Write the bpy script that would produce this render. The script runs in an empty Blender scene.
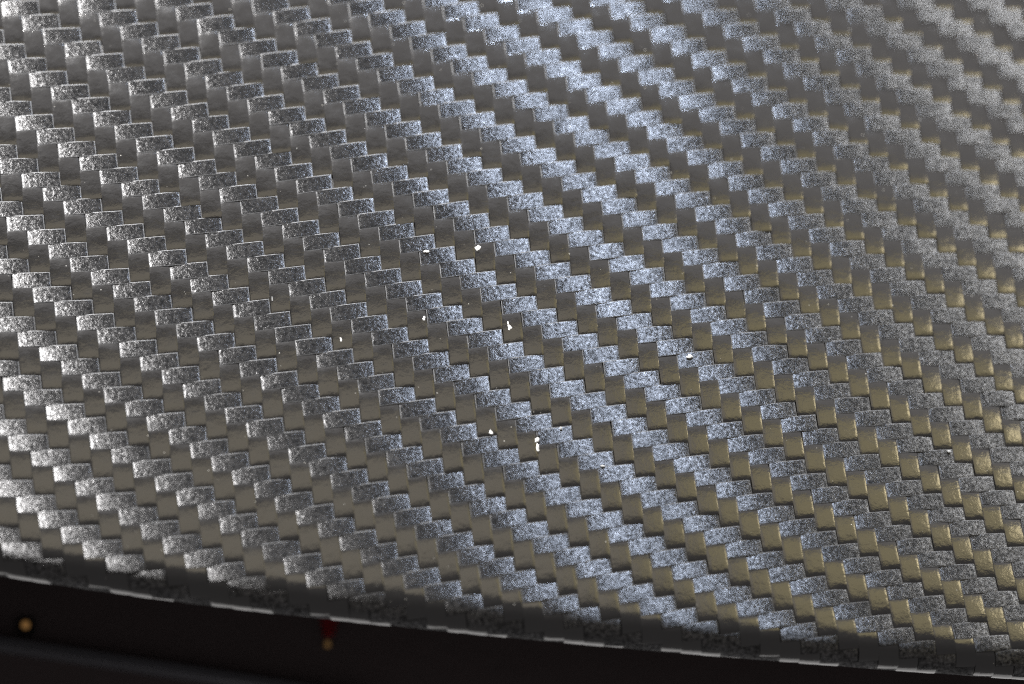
import bpy, math, random
import numpy as np
from mathutils import Matrix, Vector

random.seed(7)
rng = np.random.default_rng(11)
sc = bpy.context.scene
col = bpy.context.collection
MM = 0.001

# ------------------------------------------------------------------ camera
CAM = np.array([-0.0317003, -0.20759357, 0.36373067])
RGT = np.array([0.99622366, 0.0, 0.08682409])
UPV = np.array([-0.04291458, 0.86930821, 0.49240388])
FWD = np.array([0.07547689, 0.49427041, -0.8660254])
LENS, W, H = 222.0394737, 1024, 684
cd = bpy.data.cameras.new('camera')
cd.lens, cd.sensor_width, cd.sensor_fit = LENS, 36.0, 'HORIZONTAL'
cd.clip_start, cd.clip_end = 0.01, 20.0
cd.dof.use_dof = True
cd.dof.focus_distance = 0.4215
cd.dof.aperture_fstop = 23.0
cam = bpy.data.objects.new('camera', cd)
col.objects.link(cam)
cam.matrix_world = Matrix(((RGT[0], UPV[0], -FWD[0], CAM[0]), (RGT[1], UPV[1], -FWD[1], CAM[1]),
                           (RGT[2], UPV[2], -FWD[2], CAM[2]), (0, 0, 0, 1)))
sc.camera = cam

# ------------------------------------------------------------------ world and lamps
wd = bpy.data.worlds.new('World'); sc.world = wd; wd.use_nodes = True
bg = wd.node_tree.nodes['Background']
bg.inputs['Color'].default_value = (1.0, 0.95, 0.95, 1); bg.inputs['Strength'].default_value = 0.22
sc.cycles.use_denoising = False; sc.cycles.filter_width = 1.15; sc.cycles.sample_clamp_indirect = 0.15
sc.cycles.caustics_reflective = False; sc.cycles.caustics_refractive = False
sc.view_settings.view_transform = 'Standard'; sc.view_settings.look = 'None'
sc.view_settings.exposure = 0.0; sc.view_settings.gamma = 1.0; sc.view_settings.use_curve_mapping = False

def lamp(name, loc, target, sx, sy, color, radiance, spin=0.0):
    l = bpy.data.lights.new(name, 'AREA'); l.shape = 'RECTANGLE'
    l.size, l.size_y, l.color = sx, sy, color
    l.energy = radiance * math.pi * sx * sy
    o = bpy.data.objects.new(name, l); col.objects.link(o)
    q = (Vector(target) - Vector(loc)).to_track_quat('-Z', 'Y')
    o.location = loc; o.rotation_euler = (q.to_matrix() @ Matrix.Rotation(spin, 3, 'Z')).to_euler()
    return o
lamp('ceiling_lamp_brown', (0.01, 0.37, 1.0), (0.01, 0.37, 0.0), 0.66, 0.30, (1.0, 0.88, 0.66), 1.05, math.radians(14))
lamp('ceiling_lamp_olive', (0.74, 0.53, 1.0), (0.74, 0.53, 0.0), 0.80, 0.33, (1.0, 0.84, 0.42), 1.5, math.radians(14))
lamp('ceiling_fill_dim', (0.3, 1.06, 1.0), (0.3, 1.06, 0.0), 2.4, 0.75, (1.0, 0.96, 0.96), 0.58)  # area lamp standing in for an unseen dim grey wall and ceiling
lamp('window_lamp_blue', (0.20, 1.37, 0.57), (0, 0, 0), 0.12, 0.32, (0.69, 0.80, 1.0), 275.0)
lamp('window_lamp_left', (-0.45, 1.30, 0.60), (0, 0, 0), 0.32, 0.34, (1.0, 0.98, 0.96), 640.0)
lamp('fill_lamp_right', (0.60, 1.34, 0.30), (0, 0, 0), 0.40, 0.26, (0.95, 0.97, 1.0), 75.0)  # added fill that lifts the weft at right
lamp('fill_lamp_peach', (0.87, 1.19, 0.16), (0, 0, 0), 0.09, 0.22, (1.0, 0.84, 0.68), 170.0)  # added to give the right weft ends their peach highlights
lamp('side_lamp_warm', (0.94, 0.68, 0.98), (0, 0, 0), 0.14, 0.24, (1.0, 0.84, 0.50), 9.0)
lamp('rim_fill_lamp', (0.0, -0.036, -0.052), (0.0, -0.036, 0.0), 0.12, 0.050, (1.0, 0.98, 0.96), 0.85)  # added lamp out of view, lights the rim of the rolled edge

# ------------------------------------------------------------------ shape of the panel and of the film laid on it
X0, Y0, RX, RL, RY = -0.012, 0.006, 0.20, 1.0, 0.30        # gentle crown of the panel
YC = (1.644495, -0.03066089, -0.01823452)                  # where the rolled front edge begins
ROLL, EASE = 1.29 * MM, 2.0 * MM                            # the bend tightens over EASE to the radius ROLL
BD = np.linspace(0, 7.0 * MM, 1401)
_k = np.where(BD < EASE, BD / EASE, 1.0) / ROLL; _s = BD[1]
BTH = np.concatenate([[0], np.cumsum(0.5 * (_k[1:] + _k[:-1])) * _s])
BT = np.concatenate([[0], np.cumsum(np.cos(0.5 * (BTH[1:] + BTH[:-1]))) * _s])
BN = np.concatenate([[0], np.cumsum(np.sin(0.5 * (BTH[1:] + BTH[:-1]))) * _s])
D_END = float(np.interp(math.radians(178), BTH, BD)); N_END = float(np.interp(D_END, BD, BN))
def bend(d): return float(np.interp(d, BD, BTH))
TERMS = [(i, j) for i in range(6) for j in range(4) if i + j <= 5]
CX = np.array([-0.03054695, 0.00862828, -0.005484302, 0.00570835, 0.06531483, 0.0008077418, -0.0002056969, -0.00417166, -0.001033738, -0.01365989, 0.005370965, 0.002732964, -0.008581169, 0.02061343, -0.003294544, 0.01618913, -0.01037389, -0.007447368])
CY = np.array([0.02222363, -0.05869096, 0.008385991, -0.005798101, 0.006705059, 0.006648294, -0.02763963, 0.02476523, 0.01984217, -0.01213888, 0.02587706, -0.02160726, -0.02330242, 0.0143421, 0.001631813, 0.009642172, -0.009516471, -0.0004570102])

def _poly(c, r):
    b = np.stack([(c / 50.0) ** i * (r / 50.0) ** j for i, j in TERMS], -1)
    return b @ CX, b @ CY
def film(c, r):
    """yarn column and row -> place on the developed panel; straight on outside the fitted field"""
    c = np.asarray(c, float); r = np.asarray(r, float)
    cc, rr = np.clip(c, -6, 52), np.clip(r, -4, 49)
    x, y = _poly(cc, rr); e = 0.02
    x1, y1 = _poly(cc + e, rr); x2, y2 = _poly(cc, rr + e)
    return (x + (x1 - x) / e * (c - cc) + (x2 - x) / e * (r - rr),
            y + (y1 - y) / e * (c - cc) + (y2 - y) / e * (r - rr))

def S(x, y):
    d = x - X0
    return np.where(d > 0, -d * d / (2 * RX), -d * d / (2 * RL)) - (y - Y0) ** 2 / (2 * RY)
def frame(x, y):
    d = x - X0
    gx = np.where(d > 0, -d / RX, -d / RL); gy = -(y - Y0) / RY
    n = np.stack([-gx, -gy, np.ones_like(gx)], -1)
    return n / np.linalg.norm(n, axis=-1, keepdims=True), gx, gy
def beyond(x, y):
    m = 2 * YC[0] * x + YC[1]
    return (np.polyval(YC, x) - y) / np.sqrt(1 + m * m)
def surf(x, y, h):
    """place on the panel at height h above it; past the crease the sheet rolls under"""
    x = np.asarray(x, float); y = np.asarray(y, float); h = np.broadcast_to(np.asarray(h, float), x.shape)
    m = 2 * YC[0] * x + YC[1]; q = np.sqrt(1 + m * m)
    d = beyond(x, y)
    n, gx, gy = frame(x, y)
    top = np.stack([x, y, S(x, y)], -1) + n * h[..., None]
    dd = np.maximum(d, 0.0)
    tx, ty = m / q, -1.0 / q
    x0 = x - tx * dd; y0 = np.polyval(YC, x0)
    n0, gx, gy = frame(x0, y0)
    t = np.stack([tx, ty, gx * tx + gy * ty], -1); t /= np.linalg.norm(t, axis=-1, keepdims=True)
    th = np.interp(dd, BD, BTH)[..., None]; T, N = np.interp(dd, BD, BT)[..., None], np.interp(dd, BD, BN)[..., None]
    P0 = np.stack([x0, y0, S(x0, y0)], -1)
    rol = P0 + T * t - N * n0 + h[..., None] * (n0 * np.cos(th) + t * np.sin(th))
    return np.where((d > 0)[..., None], rol, top)
def project(p):
    v = p - CAM; z = v @ FWD; k = 36.0 / LENS / W
    return W / 2 + (v @ RGT) / z / k, H / 2 - (v @ UPV) / z / k

# ------------------------------------------------------------------ materials
def mat(name):
    m = bpy.data.materials.new(name); m.use_nodes = True
    nt = m.node_tree
    return m, nt, nt.nodes['Principled BSDF']
def node(nt, kind, **kw):
    n = nt.nodes.new(kind)
    for k, v in kw.items():
        if k in n.inputs: n.inputs[k].default_value = v
        else: setattr(n, k, v)
    return n
def ramp(nt, src, lo, hi, a=0.0, b=1.0):
    n = node(nt, 'ShaderNodeMapRange'); n.clamp = True
    n.inputs['From Min'].default_value, n.inputs['From Max'].default_value = lo, hi
    n.inputs['To Min'].default_value, n.inputs['To Max'].default_value = a, b
    nt.links.new(src, n.inputs['Value']); return n.outputs['Result']
def noise(nt, scale, detail=2.0, rough=0.5, stretch=None):
    tc = node(nt, 'ShaderNodeTexCoord'); src = tc.outputs['Object']
    if stretch:
        mp = node(nt, 'ShaderNodeMapping'); mp.inputs['Scale'].default_value = stretch
        nt.links.new(src, mp.inputs['Vector']); src = mp.outputs['Vector']
    n = node(nt, 'ShaderNodeTexNoise', Scale=scale, Detail=detail, Roughness=rough)
    nt.links.new(src, n.inputs['Vector']); return n.outputs['Fac']

def weft_material():
    """grainy film over the weft yarns: broad sheen across the yarn, narrow along it"""
    m, nt, p = mat('rough_weft_film')
    nt.nodes.remove(p)
    out = nt.nodes['Material Output']
    d = node(nt, 'ShaderNodeBsdfDiffuse'); d.inputs['Color'].default_value = (0.004, 0.0041, 0.0044, 1)
    g = node(nt, 'ShaderNodeBsdfAnisotropic', Roughness=0.37, Anisotropy=0.76)
    t = node(nt, 'ShaderNodeCombineXYZ'); t.inputs[0].default_value, t.inputs[1].default_value = 0.985, 0.17
    nt.links.new(t.outputs[0], g.inputs['Tangent'])
    b = node(nt, 'ShaderNodeBump', Strength=1.0, Distance=0.000019)
    nt.links.new(noise(nt, 4000.0, 4.0, 0.62, (0.85, 1.0, 1.0)), b.inputs['Height'])
    nt.links.new(b.outputs['Normal'], g.inputs['Normal'])
    c = node(nt, 'ShaderNodeMix', data_type='RGBA')
    c.inputs[6].default_value = (0.02, 0.02, 0.02, 1); c.inputs[7].default_value = (0.175, 0.175, 0.178, 1)
    patch = ramp(nt, noise(nt, 700.0, 2.0), 0.3, 0.7, 0.6, 1.15)
    k = node(nt, 'ShaderNodeMath', operation='MULTIPLY')
    nt.links.new(ramp(nt, noise(nt, 4300.0, 4.0, 0.65), 0.35, 0.70), k.inputs[0]); nt.links.new(patch, k.inputs[1])
    nt.links.new(k.outputs[0], c.inputs[0])
    nt.links.new(c.outputs[2], g.inputs['Color'])
    add = node(nt, 'ShaderNodeAddShader')
    nt.links.new(d.outputs[0], add.inputs[0]); nt.links.new(g.outputs[0], add.inputs[1])
    nt.links.new(add.outputs[0], out.inputs['Surface'])
    return m
def warp_material():
    m, nt, p = mat('smooth_warp_film')
    p.inputs['Base Color'].default_value = (0.005, 0.0047, 0.0044, 1)
    p.inputs['Roughness'].default_value = 0.2
    p.inputs['IOR'].default_value = 1.5; p.inputs['Specular IOR Level'].default_value = 1.0
    smear = noise(nt, 900.0, 4.0, 0.6)
    nt.links.new(ramp(nt, smear, 0.3, 0.75, 0.09, 0.18), p.inputs['Roughness'])
    tc = node(nt, 'ShaderNodeTexCoord')
    v = node(nt, 'ShaderNodeTexVoronoi', Scale=2600.0); nt.links.new(tc.outputs['Object'], v.inputs['Vector'])
    dust = ramp(nt, v.outputs['Distance'], 0.10, 0.05)
    pick = ramp(nt, noise(nt, 1700.0, 1.0), 0.62, 0.68)
    mul = node(nt, 'ShaderNodeMath', operation='MULTIPLY'); nt.links.new(dust, mul.inputs[0]); nt.links.new(pick, mul.inputs[1])
    mix = node(nt, 'ShaderNodeMix', data_type='RGBA')
    mix.inputs[6].default_value = (0.005, 0.0047, 0.0044, 1); mix.inputs[7].default_value = (0.35, 0.34, 0.31, 1)
    nt.links.new(mul.outputs[0], mix.inputs[0]); nt.links.new(mix.outputs[2], p.inputs['Base Color'])
    g = noise(nt, 1500.0, 5.0, 0.62)
    b = node(nt, 'ShaderNodeBump', Strength=0.8, Distance=0.00003)
    nt.links.new(g, b.inputs['Height']); nt.links.new(b.outputs['Normal'], p.inputs['Normal'])
    return m
def plain(name, color, rough=0.5, emit=None, strength=0.0, bump=None):
    m, nt, p = mat(name)
    p.inputs['Base Color'].default_value = (*color, 1); p.inputs['Roughness'].default_value = rough
    if emit:
        p.inputs['Emission Color'].default_value = (*emit, 1); p.inputs['Emission Strength'].default_value = strength
    if bump:
        b = node(nt, 'ShaderNodeBump', Strength=0.6, Distance=bump[1])
        nt.links.new(noise(nt, bump[0], 4.0), b.inputs['Height']); nt.links.new(b.outputs['Normal'], p.inputs['Normal'])
    return m
M_WEFT, M_WARP = weft_material(), warp_material()
M_LIP = plain('lip_highlight', (0.010, 0.010, 0.0104), 0.5, bump=(5000.0, 0.00003))  # paler weft rim colour paints in the bright edge lines
M_CORE = plain('black_moulding', (0.010, 0.010, 0.010), 0.5, bump=(3000.0, 0.00002))
M_FLOOR = plain('dark_cavity', (0.085, 0.066, 0.066), 0.9, bump=(400.0, 0.0002))
M_TRIM = plain('dark_grey_trim', (0.085, 0.085, 0.095), 0.9, bump=(900.0, 0.0001))

# ------------------------------------------------------------------ mesh helpers
def mesh_obj(name, verts, faces, material, parent=None, smooth=None, second=None, which=None):
    me = bpy.data.meshes.new(name)
    me.from_pydata([tuple(v) for v in verts], [], faces)
    me.materials.append(material)
    if second is not None:
        me.materials.append(second); me.polygons.foreach_set('material_index', which)
    if smooth is not None: me.polygons.foreach_set('use_smooth', smooth)
    me.update()
    o = bpy.data.objects.new(name, me); col.objects.link(o)
    if parent is not None:
        o.parent = parent; o.matrix_parent_inverse = Matrix.Translation(-Vector(parent.location))
    return o
def tag(o, label, cat, group=None):
    o['label'], o['category'] = label, cat
    if group: o['group'] = group

# ------------------------------------------------------------------ the dark cavity below the panel
def box(cx, cy, cz, sx, sy, sz, rz=0.0):
    c, s = math.cos(rz), math.sin(rz); v = []
    for x in (-1, 1):
        for y in (-1, 1):
            for z in (-1, 1):
                X, Y = x * sx / 2, y * sy / 2
                v.append((cx + c * X - s * Y, cy + s * X + c * Y, cz + z * sz / 2))
    f = [(0, 1, 3, 2), (4, 6, 7, 5), (0, 4, 5, 1), (2, 3, 7, 6), (0, 2, 6, 4), (1, 5, 7, 3)]
    return v, f
ZF = -0.036
v = [(-0.06, -0.0105, ZF), (0.066, -0.0105, ZF), (0.066, 0.05, ZF), (-0.06, 0.05, ZF)]
floor = mesh_obj('ground', v, [(0, 1, 2, 3)], M_FLOOR); floor['kind'] = 'structure'
def cavity_baffle(name, x0, y0, x1, y1, tx, ty, n=16):  # unseen baffles added to keep lamp light off the cavity floor
    V = []
    for k in range(n + 1):
        x, y = x0 + (x1 - x0) * k / n, y0 + (y1 - y0) * k / n
        for dx, dy in ((0, 0), (tx, ty)):
            V += [(x + dx, y + dy, ZF - 0.002), (x + dx, y + dy, float(S(np.array(x + dx), np.array(y + dy))) - 0.0016)]
    F = []
    for k in range(n):
        p, q = 4 * k, 4 * k + 4
        F += [(p, q, q + 1, p + 1), (p + 2, p + 3, q + 3, q + 2), (p + 1, q + 1, q + 3, p + 3), (p, p + 2, q + 2, q)]
    F += [(0, 1, 3, 2), (4 * n, 4 * n + 2, 4 * n + 3, 4 * n + 1)]
    o = mesh_obj(name, V, F, M_FLOOR); o['kind'] = 'structure'
cavity_baffle('baffle_back', -0.0485, 0.046, 0.0565, 0.046, 0.0, 0.003)
cavity_baffle('baffle_left', -0.0485, -0.0135, -0.0485, 0.0455, 0.003, 0.0)
cavity_baffle('baffle_right', 0.0535, -0.0135, 0.0535, 0.0455, 0.003, 0.0)

# ------------------------------------------------------------------ the panel
panel = bpy.data.objects.new('carbon_weave_panel', None); col.objects.link(panel)
panel.location = (0.0, 0.0, -0.0075); panel.empty_display_size = 0.01
tag(panel, 'black carbon fibre twill panel with rolled front edge filling the picture', 'panel')

def build_core():
    xs = np.linspace(-0.050, 0.058, 61)
    ss = np.concatenate([np.linspace(0.050, 0.004, 24), np.linspace(0.003, 0.0, 6)])      # above the crease
    rr = np.linspace(0, D_END, 28)[1:]
    rows = []
    for s in ss:
        yc = np.polyval(YC, xs); k = s / 0.05
        rows.append(surf(xs, yc + k * (0.050 - yc), -0.16 * MM))
    for d in rr:
        rows.append(surf(xs, np.polyval(YC, xs) - d, -0.16 * MM))
    last = rows[-1]
    for k in (0.2, 0.6, 1.0):
        nxt = last.copy(); nxt[:, 1] = last[:, 1] + k * (0.050 - last[:, 1])
        nxt[:, 2] = S(nxt[:, 0], nxt[:, 1]) - N_END + 0.16 * MM; rows.append(nxt)
    P = np.array(rows); nr, nx = P.shape[:2]
    idx = lambda i, j: i * nx + j
    F = [(idx(i, j), idx(i + 1, j), idx(i + 1, j + 1), idx(i, j + 1)) for i in range(nr - 1) for j in range(nx - 1)]
    F += [(idx(nr - 1, j), idx(0, j), idx(0, j + 1), idx(nr - 1, j + 1)) for j in range(nx - 1)]
    return mesh_obj('backing_sheet', P.reshape(-1, 3), F, M_CORE, panel, [True] * len(F))
build_core()

BV = 0.035
BB = np.array([0.0, BV, 0.16, 0.38, 0.62, 0.84, 1 - BV, 1.0])
AA = np.array([0.0, BV * 0.6, 0.09, 0.2, 0.35, 0.5, 0.65, 0.8, 0.91, 1 - BV * 0.6, 1.0])
NA, NB = len(AA), len(BB)
A2, B2 = np.meshgrid(AA, BB, indexing='ij')
def float_faces():
    q = lambda i, j: i * NB + j
    F = [(q(i, j), q(i, j + 1), q(i + 1, j + 1), q(i + 1, j)) for i in range(NA - 1) for j in range(NB - 1)]
    ring = [(i, 0) for i in range(NA)] + [(NA - 1, j) for j in range(1, NB)] + [(i, NB - 1) for i in range(NA - 2, -1, -1)] + [(0, j) for j in range(NB - 2, 0, -1)]
    base = NA * NB; n = len(ring)
    top = [base + k for k in range(n)]; bot = [base + n + k for k in range(n)]
    G = [(top[k], bot[k], bot[(k + 1) % n], top[(k + 1) % n]) for k in range(n)]
    return F, G, ring
FF, GG, RING = float_faces()
RI = np.array([i for i, j in RING]); RJ = np.array([j for i, j in RING])
FACES_WEFT = [tuple(f) for f in FF] + [tuple(f) for f in GG]
FACES_WARP = [tuple(reversed(f)) for f in FF] + [tuple(reversed(f)) for f in GG]
SMOOTH = [True] * len(FF) + [False] * len(GG)
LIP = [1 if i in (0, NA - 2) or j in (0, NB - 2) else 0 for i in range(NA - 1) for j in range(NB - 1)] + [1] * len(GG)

def yarn_float(kind, c, r):
    """one exposed float of the twill: weft runs two columns, warp runs two rows"""
    ta, tb = 2 * A2 - 1, 2 * B2 - 1
    j = rng.normal(0, 1, 8)
    if kind == 'weft':
        lo, hi = 0.035 + 0.018 * j[0], 1.965 + 0.018 * j[1]
        C = c + lo + (hi - lo) * A2; R = r - 0.035 + 1.07 * B2 + 0.010 * j[2] * (1 - A2) + 0.010 * j[3] * A2
        hl, hc = (0.024 + 0.004 * j[4]) * MM, 0.003 * MM
        h = hl * (1 - np.abs(ta) ** 2.0) + hc * (1 - tb ** 4) - 0.002 * MM
    else:
        lo, hi = 0.0 + 0.018 * j[0], 2.0 + 0.018 * j[1]
        R = r + lo + (hi - lo) * A2; C = c - 0.012 + 1.024 * B2 + 0.008 * j[2] * (1 - A2) + 0.008 * j[3] * A2
        hl, hc = (0.054 + 0.005 * j[4]) * MM, 0.011 * MM
        h = hl * (1 - np.abs(ta) ** np.where(ta > 0, 4.5, 2.5)) + hc * (1 - np.abs(tb) ** 3.0) - 0.012 * MM
    h = h + MM * (0.008 * j[5] * ta + 0.006 * j[6] * tb)
    rim = (A2 < 1e-6) | (A2 > 1 - 1e-6) | (B2 < 1e-6) | (B2 > 1 - 1e-6)
    ends = (A2 < 1e-6) | (A2 > 1 - 1e-6)
    if kind == 'warp': h = h - np.where(rim & ~ends, 0.008 * MM, 0.0) - np.where(A2 < 1e-6, 0.0035 * MM, 0.0)
    else: h = h - np.where(rim & ~ends, 0.006 * MM, 0.0) - np.where(ends, 0.005 * MM, 0.0)
    x, y = film(C, R)
    top = surf(x, y, h)
    low = surf(x[RI, RJ], y[RI, RJ], -0.18 * MM)
    return np.concatenate([top.reshape(-1, 3), top[RI, RJ], low]), x, y

def build_weave():
    items = {'weft': [], 'warp': []}
    for r in range(-9, 54):
        for c in range(-13, 60):
            kinds = []
            if (c - r) % 4 == 0: kinds.append('weft')
            if (r - (c - 3)) % 4 == 0: kinds.append('warp')
            for k in kinds:
                cc = c + (1.0 if k == 'weft' else 0.5); rc = r + (0.5 if k == 'weft' else 1.0)
                x, y = film(np.array([cc]), np.array([rc]))
                if not (-0.047 < x[0] < 0.055 and y[0] < 0.047): continue
                d = beyond(x, y)[0]
                if bend(d) > math.radians(150): continue
                V, _, _ = yarn_float(k, c, r)
                px, py = project(V)
                w = max(0.0, min(W, px.max()) - max(0.0, px.min())); hh = max(0.0, min(H, py.max()) - max(0.0, py.min()))
                area = w * hh
                if area > 0:      # hidden or turned-away floats on the roll show less
                    if bend(d) > math.radians(95): area *= 0.1
                items[k].append((area, V))
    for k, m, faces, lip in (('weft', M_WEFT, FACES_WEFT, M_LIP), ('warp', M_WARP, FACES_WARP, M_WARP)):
        L = sorted(items[k], key=lambda t: -t[0])
        print(k, len(L), 'in view', sum(1 for t in L if t[0] > 0))
        for a, V in L[:300]:
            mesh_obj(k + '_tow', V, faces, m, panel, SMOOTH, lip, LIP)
        VV, F, sm, n = [], [], [], 0
        for a, V in L[300:]:
            VV.append(V); F += [tuple(i + n for i in f) for f in faces]; sm += SMOOTH; n += len(V)
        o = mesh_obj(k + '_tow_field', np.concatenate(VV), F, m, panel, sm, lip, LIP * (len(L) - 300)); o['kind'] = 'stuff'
build_weave()

# ------------------------------------------------------------------ things in the dark cavity
o = mesh_obj('trim_strip', *box(-0.0235, -0.00735, ZF + 0.0006, 0.034, 0.0006, 0.0012, math.radians(-7.3)), M_TRIM)
tag(o, 'blurred dark grey trim strip crossing the bottom left corner', 'trim')

def dome(cx, cy, cz, rx, ry, rz, n=14, k=6):
    V = [(cx, cy, cz + rz)]
    for i in range(1, k + 1):
        a = math.pi / 2 * i / k
        for j in range(n):
            b = 2 * math.pi * j / n
            V.append((cx + rx * math.sin(a) * math.cos(b), cy + ry * math.sin(a) * math.sin(b), cz + rz * math.cos(a)))
    F = [(0, 1 + j, 1 + (j + 1) % n) for j in range(n)]
    for i in range(k - 1):
        for j in range(n):
            p, q = 1 + i * n + j, 1 + i * n + (j + 1) % n
            F.append((p, p + n, q + n, q))
    F.append(tuple(1 + (k - 1) * n + j for j in range(n))[::-1])
    return V, F
M_AMBER = plain('amber_glint', (0.5, 0.25, 0.06), 0.3, (1.0, 0.52, 0.18), 0.12)  # amber glint put in as weak emission
M_RED = plain('red_plastic', (0.19, 0.012, 0.014), 0.45, bump=(1500.0, 0.00005))
M_BRASS = plain('brass_with_glint', (0.55, 0.33, 0.12), 0.4, (1.0, 0.55, 0.2), 0.03)  # brass, with its glint painted in as faint emission
M_SPOT_BASE = plain('black_base', (0.01, 0.01, 0.01), 0.6)
amber_root = bpy.data.objects.new('amber_spot', None); col.objects.link(amber_root); amber_root.location = (-0.0314, -0.0044, ZF)
tag(amber_root, 'small round amber glint out of focus below the left edge', 'glint')
mesh_obj('spot_base', *box(-0.0314, -0.0044, ZF + 0.0002, 0.0012, 0.0012, 0.0004), M_SPOT_BASE, amber_root)
V, F = dome(-0.0314, -0.0044, ZF + 0.0004, 0.00031, 0.00033, 0.0003)
mesh_obj('lens', V, F, M_AMBER, amber_root, [True] * len(F))
clip = bpy.data.objects.new('red_clip', None); col.objects.link(clip); clip.location = (-0.0098, -0.0030, ZF)
tag(clip, 'blurred dark red wedge clip hanging under the panel edge', 'clip')
zt = ZF + 0.0008
V = [(-0.01110, 0.0000, ZF), (-0.00845, 0.0000, ZF), (-0.0096, -0.0042, ZF), (-0.0103, -0.0042, ZF),
     (-0.01100, -0.0001, zt), (-0.00855, -0.0001, zt), (-0.0097, -0.0041, zt - 0.0003), (-0.0102, -0.0041, zt - 0.0003)]
mesh_obj('body', V, [(3, 2, 1, 0), (4, 5, 6, 7), (0, 1, 5, 4), (1, 2, 6, 5), (2, 3, 7, 6), (3, 0, 4, 7)], M_RED, clip)
V, F = dome(-0.0100, -0.0048, ZF, 0.00024, 0.0003, 0.0005)
mesh_obj('tip', V, F, M_BRASS, clip, [True] * len(F))

# ------------------------------------------------------------------ white flecks of dust lying on the weave
M_DUST = plain('white_lint', (0.36, 0.355, 0.34), 0.9, bump=(9000.0, 0.00005))
M_DUST_GREY = plain('grey_lint', (0.13, 0.13, 0.125), 0.9, bump=(9000.0, 0.00005))
def fleck(x, y, w, l, turn, label, seed, tail=None, m=None):
    """a lumpy grain w by l millimetres; an optional second lobe trails from it"""
    g = np.random.default_rng(seed); w, l = 0.86 * w, 0.86 * l
    def lobe(x, y, w, l):
        n, k = 10, 6; V = []; F = []
        for i in range(k + 1):
            a = math.pi * i / k
            for j in range(n):
                b = 2 * math.pi * j / n; q = 1 + 0.38 * g.normal() * math.sin(a)
                u, v = 0.5 * w * math.sin(a) * math.cos(b) * q, 0.5 * l * math.sin(a) * math.sin(b) * q
                V.append((x + MM * (u * math.cos(turn) - v * math.sin(turn)), y + MM * (u * math.sin(turn) + v * math.cos(turn)), 0.12 * min(w, l) * math.cos(a) * MM))
        for i in range(k):
            for j in range(n):
                F.append((i * n + j, (i + 1) * n + j, (i + 1) * n + (j + 1) % n, i * n + (j + 1) % n))
        return V, F
    V, F = lobe(x, y, w, l)
    if tail:
        V2, F2 = lobe(x + tail[0] * MM, y + tail[1] * MM, tail[2], tail[3]); n = len(V)
        V += V2; F += [tuple(i + n for i in f) for f in F2]
    A = np.array(V)
    P = surf(A[:, 0], A[:, 1], A[:, 2] + (0.032 + 0.08 * min(w, l)) * MM)
    o = mesh_obj('dust_fleck', P, F, m or M_DUST, None, [True] * len(F))
    tag(o, label, 'dust', 'white dust flecks on the weave')
FLECKS = [
    (-0.01138, -0.00037, 0.17, 0.50, 0.1, 'narrow upright white dust sliver left of centre on smooth square', None),
    (-0.00587, 0.00154, 0.20, 0.40, 0.0, 'small oval white dust fleck touching the left end of a rough bar', None),
    (-0.00227, 0.00712, 0.36, 0.50, 0.2, 'chunky white dust fleck above centre, upper right of its pair', None),
    (-0.00577, 0.00670, 0.44, 0.22, 0.2, 'low wide white dust fleck above centre, left of its pair', None),
    (-0.00013, 0.00129, 0.28, 0.52, 0.1, 'largest ragged white dust fleck at the very centre', (-0.10, 0.30, 0.12, 0.30)),
    (0.00172, -0.00700, 0.30, 0.46, 0.0, 'teardrop white dust fleck with a thin tail below centre', (0.04, -0.52, 0.17, 0.62)),
    (-0.00134, -0.00670, 0.30, 0.36, 0.5, 'small pointed white dust fleck left of the teardrop fleck', None),
    (0.01208, 0.00029, 0.42, 0.36, 0.1, 'round bright dust fleck on a bluish rough bar right of centre', None),
    (0.00333, -0.00599, 0.20, 0.26, 0.0, 'tiny greyish dust fleck on a rough bar right of the teardrop fleck', None),
    (0.02985, -0.00444, 0.27, 0.24, 0.3, 'lone pale dust fleck near the right side of the picture', None),
    (-0.01600, 0.00248, 0.15, 0.44, 0.1, 'thin faint dust sliver furthest left on the weave', None),
    (0.00614, -0.00850, 0.34, 0.15, 0.1, 'tiny flat dust fleck lowest on the weave', None)]
for i, (x, y, w, l, t, lab, tail) in enumerate(FLECKS):
    fleck(x, y, w, l, t, lab, 100 + i, tail, M_DUST_GREY if i in (8, 9, 10, 11) else None)
